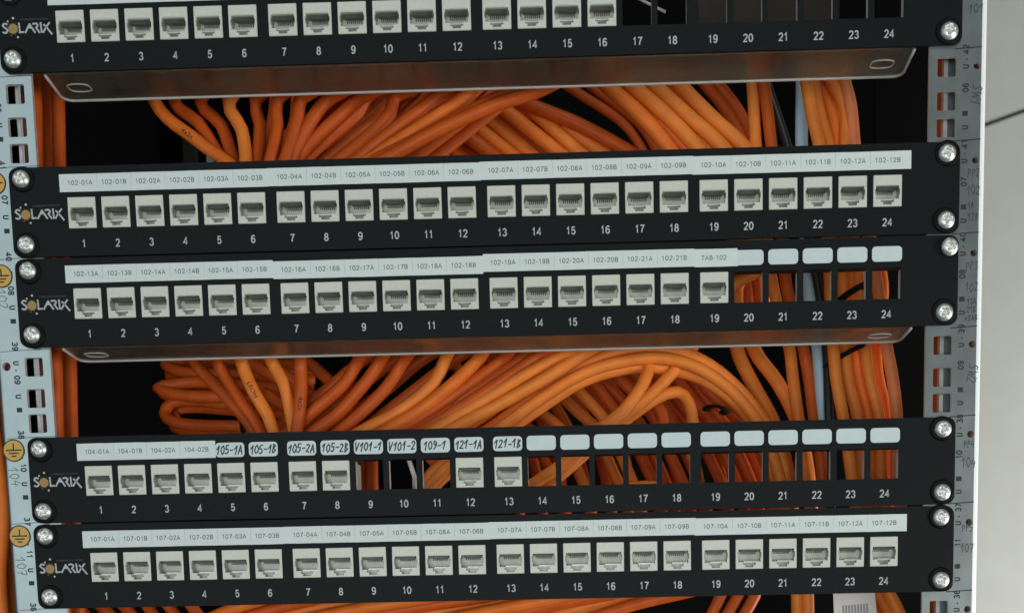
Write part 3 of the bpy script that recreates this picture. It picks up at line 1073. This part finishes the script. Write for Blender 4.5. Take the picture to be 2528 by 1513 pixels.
rt = [([(1930, 120), (1950, 194), (1966, 278), (1984, 354), (2000, 520), (2012, 700), (2022, 902), (2044, 1011), (2062, 1140), (2080, 1300)], 64, 0),
      ([(1955, 120), (1970, 194), (1987, 278), (2011, 354), (2030, 520), (2040, 700), (2051, 902), (2078, 1011), (2088, 1140), (2100, 1300)], 76, 0),
      ([(1970, 120), (1987, 194), (2018, 278), (2032, 354), (2050, 520), (2062, 690), (2082, 905), (2106, 1011), (2112, 1140), (2130, 1300)], 82, 0),
      ([(1990, 120), (2008, 194), (2043, 264), (2048, 354), (2064, 520), (2082, 690), (2104, 905), (2128, 1011), (2132, 1140), (2150, 1300)], 77, 0),
      ([(2035, 120), (2046, 194), (2060, 260), (2070, 354), (2095, 520), (2122, 690), (2147, 841), (2160, 911), (2172, 1011), (2172, 1140), (2190, 1300)], 74, 1),
      ([(2005, 130), (2025, 200), (2055, 270), (2060, 354), (2100, 560), (2138, 690), (2122, 850), (2124, 911), (2146, 1011), (2152, 1140), (2170, 1300)], 98, 0)]
for pts, d, pk in rt:
    cable(pts, d, 'salmon orange cable outermost right' if pk else 'orange cable of the right-hand bundle', B, None, PINKISH if pk else ORANGES[2 if d < 78 else 0])
cable([(1690, 742), (1740, 714), (1780, 688), (1843, 652), (1895, 622)], 48, 'lit orange cable slanting across empty port 20', 'second panel', None, ORANGES[2])
cable([(1690, 715), (1740, 692), (1780, 668), (1843, 632), (1895, 600)], 50, 'orange cable hidden mostly above empty port 20', 'second panel')
for i in range(3):
    cable([(1770 + 24 * i, 560), (1782 + 24 * i, 640), (1790 + 24 * i, 740), (1800 + 24 * i, 800)], 112, 'shaded red orange cable behind empty port 20', 'second panel', None, ORANGES[1])

for x in (248.5, 256.5):
    A = at(100, 100)
    P_ = [(x, 58, 140), (x + .6, 58, 20), (x - .3, 59, -90), (x + .4, 58, -200), (x, 58, -350)]
    mb = MB()
    tube(mb, spline([Vector(q_) for q_ in P_]), R0, ORANGES[1], 12)
    o = mb.build('network_cable', None, P_[0])
    tag(o, 'upright orange cable glimpsed through square holes of the right rail', 'cable', 'cables behind the right rail')
# --- beside the left rail
for x0, x1, d, st in ((84, 128, 30, 'front'), (103, 146, 60, 'rear'), (122, 158, 66, 'rear'), (137, 166, 52, 'front')):
    cable([(x0 - 40, -420), (x0 - 10, 60), (x0 + 1, 190), (x0 + 4, 405), (x0 + 16, 640), (x1 + 2, 840), (x1 + 8, 1060), (x1 + 18, 1300), (x1 + 24, 1480), (x1 + 26, 1600), (x1 + 40, 1780)], d, st + ' upright orange cable along the left rail', 'left', None, None if st == 'front' else ORANGES[1], wob=.3)
for x0, d in ((2, 46), (20, 60), (-14, 50)):
    cable([(x0 - 110, -420), (x0 - 60, 300), (x0 - 30, 900), (x0 - 16, 1060), (x0 + 4, 1240), (x0 + 2, 1400), (x0 + 16, 1600), (x0 + 34, 1800)], d, 'orange cable outside the left rail', 'outside')

# --- lower gap, front fan from the middle panel's jacks
W = 'lower gap'
fan2 = [
    ([(471, 877), (523, 933), (590, 1005), (640, 1075)], 74, 3, 'dull', None),
    ([(527, 877), (576, 956), (618, 1022), (650, 1085)], 62, 4, 'dull', None),
    ([(584, 877), (614, 948), (644, 1004), (664, 1051), (680, 1095)], 56, 5, 'bright', ('LSOH', .66)),
    ([(659, 873), (685, 925), (704, 993), (713, 1051), (718, 1095)], 54, 6, 'bright', None),
    ([(730, 873), (730, 937), (726, 1004), (720, 1049), (716, 1095)], 52, 7, 'bright', ('4x2x', .72)),
    ([(869, 873), (832, 929), (749, 1008), (711, 1049), (690, 1090)], 60, 9, 'dull', None),
    ([(925, 869), (888, 925), (813, 1004), (756, 1049), (720, 1090)], 58, 10, 'dull', None),
    ([(978, 869), (937, 937), (869, 1004), (812, 1052), (770, 1090)], 62, 11, 'dull', None),
    ([(1080, 869), (1050, 929), (963, 997), (869, 1049), (820, 1085)], 58, 12, 'bright', None),
    ([(1162, 865), (1095, 929), (1001, 1004), (926, 1048), (870, 1085)], 56, 13, 'bright', None),
    ([(1219, 865), (1132, 933), (1050, 993), (975, 1038), (900, 1085)], 58, 14, 'bright', None),
    ([(1271, 865), (1170, 933), (1076, 993), (1000, 1040), (930, 1085)], 60, 15, 'bright', ('CAT', .7)),
    ([(1310, 859), (1210, 925), (1110, 993), (1020, 1043), (950, 1080)], 54, 16, 'bright', None),
    ([(1361, 859), (1264, 915), (1167, 972), (1050, 1042), (980, 1085)], 52, 17, 'bright', None),
    ([(1416, 854), (1329, 911), (1215, 977), (1086, 1044), (1020, 1085)], 50, 18, 'bright', None),
]
for pts, d, pn, st, tx in fan2:
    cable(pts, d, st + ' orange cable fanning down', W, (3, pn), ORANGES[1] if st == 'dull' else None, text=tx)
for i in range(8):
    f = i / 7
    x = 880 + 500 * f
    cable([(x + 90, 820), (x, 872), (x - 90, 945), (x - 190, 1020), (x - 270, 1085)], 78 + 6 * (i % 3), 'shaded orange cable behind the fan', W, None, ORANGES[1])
for l in ([(560, 850), (606, 880), (659, 912), (720, 950)], [(700, 850), (749, 880), (801, 925), (828, 968), (850, 1010)], [(660, 890), (704, 918), (741, 948), (790, 985)],
          [(640, 950), (690, 985), (760, 1000)]):
    cable(l, 86, 'short orange cable crossing behind the fan', W, None, ORANGES[1])

# --- lower gap, the big arc
for i, (dv, d) in enumerate(((0, 62), (17, 58), (33, 64), (8, 72))):
    cable([(1010, 1192 + dv, d), (1060, 1135 + dv, d), (1120, 1082 + dv, d), (1199, 1027 + dv, d), (1308, 948 + dv * 1.1, d), (1416, 883 + dv * 1.1, d), (1525, 849 + dv * 1.3, d), (1612, 845 + dv * 1.4, d),
           (1699, 872 + dv * 1.3, d + 4), (1776, 928 + dv * 1.2, d + 8), (1836 - dv * .3, 1000 + dv, d + 12), (1872 - dv * .5, 1060 + dv, d + 14), (1900 - dv * .6, 1140 + dv, d + 16), (1912 - dv * .6, 1260, d + 18)],
          d, 'lit orange cable in the big arc', W, None, ORANGES[2])
for i, (dv, d) in enumerate(((-20, 60), (-34, 66))):
    cable([(1040, 1090), (1100, 1048), (1190, 990), (1290, 920 + dv * .3), (1380, 872 + dv * .6), (1470, 838 + dv), (1540, 810 + dv), (1600, 780)], d, 'lit orange cable just above the big arc', W)
# --- loose loops below the arc
cable([(1600, 800, 70), (1585, 850, 66), (1573, 885, 62), (1556, 933), (1508, 998), (1460, 1033), (1400, 1095), (1300, 1165), (1220, 1215)], 56, 'lit orange cable crossing under the arc', W, None, ORANGES[2])
cable([(1690, 820, 76), (1660, 862, 70), (1630, 898, 64), (1569, 959), (1512, 1007), (1447, 1040), (1400, 1105), (1330, 1172), (1260, 1225)], 60, 'lit orange cable crossing under the arc', W, None, ORANGES[2])
cable([(1676, 1110, 84), (1676, 1024, 80), (1668, 972, 76), (1638, 948, 70), (1590, 966), (1525, 1010), (1482, 1036), (1430, 1085), (1350, 1160)], 64, 'orange cable bent over in a hook under the arc', W, None, ORANGES[2])
cable([(1598, 1090), (1606, 1020), (1592, 985), (1560, 975)], 84, 'short bent orange cable behind the hook', W, None, ORANGES[1])
# --- dark back bundle of the lower gap
bk = [((1210, 1000), (1255, 1018), (1290, 1042)), ((1240, 960), (1290, 990), (1360, 1042)), ((1300, 915), (1351, 950), (1403, 1000), (1450, 1045)), ((1330, 895), (1386, 933), (1455, 1005), (1480, 1040)),
      ((1370, 880), (1425, 915), (1482, 985), (1530, 1040)), ((1400, 875), (1447, 911), (1499, 960), (1560, 1040)), ((1440, 870), (1490, 905), (1545, 965), (1600, 1040)),
      ((1480, 870), (1530, 900), (1590, 965), (1640, 1035)), ((1530, 860), (1580, 900), (1640, 970), (1690, 1035)), ((1590, 870), (1640, 920), (1690, 980), (1730, 1035)),
      ((1630, 880), (1680, 930), (1725, 985), (1765, 1035)), ((1660, 890), (1710, 940), (1755, 990), (1795, 1035)), ((1700, 930), (1745, 975), (1785, 1010), (1820, 1040))]
for i, l in enumerate(bk):
    e = l[-1]
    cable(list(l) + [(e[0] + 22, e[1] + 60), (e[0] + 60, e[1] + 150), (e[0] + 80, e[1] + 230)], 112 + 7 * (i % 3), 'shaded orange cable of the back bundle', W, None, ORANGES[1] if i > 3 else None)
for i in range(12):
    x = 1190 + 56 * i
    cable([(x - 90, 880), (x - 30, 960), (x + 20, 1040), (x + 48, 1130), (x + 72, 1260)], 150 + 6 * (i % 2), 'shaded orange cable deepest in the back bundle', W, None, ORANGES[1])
# --- coiled slack at the left of the lower gap
for i, (zt, zb_, xl, d) in enumerate(((868, 905, 404, 126), (880, 925, 412, 134), (927, 958, 386, 112), (940, 968, 398, 128), (972, 1026, 397, 112), (985, 1040, 420, 124))):
    zm = (zt + zb_) / 2
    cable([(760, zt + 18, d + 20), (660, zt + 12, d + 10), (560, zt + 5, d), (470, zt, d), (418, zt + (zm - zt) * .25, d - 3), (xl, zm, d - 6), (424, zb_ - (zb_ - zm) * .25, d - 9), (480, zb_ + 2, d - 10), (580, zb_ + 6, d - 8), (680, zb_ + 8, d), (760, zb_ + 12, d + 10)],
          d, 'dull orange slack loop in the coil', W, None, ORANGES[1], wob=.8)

# --- seen only through the empty ports of the lower panel
F = 'fourth panel'
for x in (876, 902):
    cable([(x - 8, 1040), (x, 1100), (x + 2, 1190), (x + 6, 1240)], 84, 'shaded red orange cable behind empty port 9', F, None, ORANGES[1])
cable([(1000, 1065), (1022, 1085), (1060, 1125), (1090, 1150)], 82, 'orange cable crossing behind empty port 11', F, None, ORANGES[2])
cable([(1450, 1215), (1500, 1190), (1560, 1180), (1605, 1184), (1650, 1212)], 52, 'lit orange cable arching along the bottom of empty ports 16 to 18', F, None, ORANGES[2])

# --- below the lowest panel
Z = 'bottom strip'
for i, x in enumerate((180, 235, 290, 345, 400, 455)):
    cable([(x - 40, 1380), (x, 1455), (x + 30, 1490), (x + 60, 1560)], 84, 'shaded orange cable in the bottom strip', Z, None, ORANGES[1])
for i, (x0, x1) in enumerate(((490, 640), (560, 760), (640, 900), (740, 1050), (860, 1180), (960, 1290), (1080, 1390), (1190, 1480), (1310, 1560), (1420, 1660))):
    cable([(x0 - 120, 1545), (x0, 1502), ((x0 + x1) / 2, 1474 - i * 1.2), (x1, 1452 - i * 2), (x1 + 120, 1420 - i * 2)], 56 + 5 * (i % 3), 'lit orange cable rising along the bottom edge', Z)
for x in (1735, 1775, 1815):
    cable([(x + 30, 1380), (x + 12, 1440), (x - 14, 1490), (x - 40, 1560)], 96, 'dim orange cable in the bottom strip', Z, None, ORANGES[1])
for x in (1930, 1955):
    cable([(x - 3, 1380), (x, 1450), (x + 3, 1500), (x + 4, 1580)], 70, 'upright orange cable in the bottom strip', Z)
for i, x in enumerate((2130, 2155, 2180)):
    cable([(x - 55, 1380), (x - 28, 1440), (x, 1490), (x + 26, 1560)], 72, 'orange cable right of the white tag', Z)

# ------------------------------------------------------------------ labels for the cables, each with its own anchor
XT = {U: (2, 372), W: (5, 1035), B: (5, 1010), Z: (6, 1462)}
names5 = ROWS[5] + ['105-1A', '105-1B', '105-2A', '105-2B', 'V101-1', 'V101-2', '109-1', '121-1A', '121-1B']
ORD = ['first', 'second', 'third', 'fourth', 'fifth', 'sixth', 'seventh', 'eighth', 'ninth', 'tenth', 'eleventh', 'twelfth', 'thirteenth']


def xproj(p_):
    d = p_ - CAM
    zf = d.dot(AZ)
    s = 2480.0 / IW
    return (CPX + FPX * d.dot(AX) / zf) * s, (CPY + FPX * d.dot(AY) / zf) * s


def cross_x(P, v):
    best = None
    for a, b in zip(P, P[1:]):
        ua, va = xproj(a)
        ub, vb = xproj(b)
        if (va - v) * (vb - v) <= 0 and va != vb:
            best = ua + (ub - ua) * (v - va) / (vb - va)
    if best is None:
        best = min((abs(xproj(p_)[1] - v), xproj(p_)[0]) for p_ in P)[1]
    return best


by = {}
for o, desc, zone, pts, P in PENDING:
    if 'group' in o.keys():
        o['label'] = desc
        continue
    v = XT.get(zone, (0, 0))[1]
    x = cross_x(P, v) if zone in XT else pts[len(pts) // 2][0]
    by.setdefault((desc, zone), []).append((x, o))
place = {'top panel': '', U: 'in the upper gap', W: 'in the lower gap', B: 'through both gaps', 'left': '', 'outside': '', Z: '', 'second panel': '', 'fourth panel': ''}
for (desc, zone), L_ in by.items():
    L_.sort(key=lambda t: t[0])
    n = len(L_)
    for i, (x, o) in enumerate(L_):
        t = (desc + ' ' + place[zone]).strip()
        if n == 2:
            t = ('left' if i == 0 else 'right') + ' one of two: ' + t
        elif n > 2:
            t = (ORD[i] if i < n - 1 or n < 4 else 'last') + ' from the left, ' + t
        o['label'] = t
        if n > 1:
            o['group'] = desc + 's ' + place[zone] if place[zone] else desc + 's'
            o['group'] = o['group'].replace('cables', 'cables')

# ------------------------------------------------------------------ ties, straps and the tag
def small(name, label, cat, build):
    mb = MB()
    build(mb)
    o = mb.build(name)
    tag(o, label, cat)
    return o


def strap(u0, v0, u1, v1, d, wd, bulge=6):
    def f(mb):
        a, b = at(u0, v0, d), at(u1, v1, d)
        c = (a + b) / 2 + Vector((0, -bulge, 0))
        P = spline([a + Vector((0, 12, 0)), a, c, b, b + Vector((0, 12, 0))], 3)
        tube(mb, P, wd, VELCRO, 8, .35)
    return f


small('cable_tie', 'black strap tying the right-hand orange bundle in the lower gap', 'cable tie', strap(2010, 880, 2092, 836, 72, 2.4))
small('cable_tie', 'dark strap round the orange bundle behind empty port 23', 'cable tie', strap(2040, 722, 2098, 690, 72, 3.0))
small('cable_tie', 'upright black strap round the coiled orange slack', 'cable tie', strap(588, 980, 594, 1062, 98, 1.7, 4))
small('cable_tie', 'small black tie knot on shaded cables under the arc', 'cable tie', strap(1716, 985, 1756, 992, 100, 2.8, 6))
small('cable_tie', 'white tie tail slanting behind empty port 10', 'cable tie',
      lambda mb: tube(mb, [at(968, 1072, 44), at(990, 1112, 44), at(1004, 1155, 46), at(1004, 1195, 48)], 1.3, WTIE, 8, .4))
small('cable_tie', 'pale strip standing in for highlights behind empty ports 17 and 18', 'cable tie',
      lambda mb: tube(mb, [at(1540, -6, 40), at(1575, 12, 40), at(1612, 30, 42)], .8, WTIE, 8, .5))  # added pale strip paints the small highlights inside the top ports


def tagb(mb):
    a, b, c, d = at(2018, 1436, 26), at(2118, 1428, 26), at(2128, 1530, 24), at(2022, 1540, 24)
    n = Vector((0, .5, 0))
    mb.add([a, b, c, d, a + n, b + n, c + n, d + n], [(3, 2, 1, 0), (4, 5, 6, 7), (0, 1, 5, 4), (1, 2, 6, 5), (2, 3, 7, 6), (3, 0, 4, 7)], TAGM)
    lerp = lambda s_, t_: (a + (b - a) * s_) + ((d - a) + ((c - b) - (d - a)) * s_) * t_ - Vector((0, .05, 0))
    for i in range(9):
        s0 = .2 + i * .07
        mb.add([lerp(s0, .3), lerp(s0 + .045, .3), lerp(s0 + .045, .62), lerp(s0, .62)], [(3, 2, 1, 0)], TAGG)


small('paper_tag', 'white paper tag with grey bars below the lowest panel', 'tag', tagb)
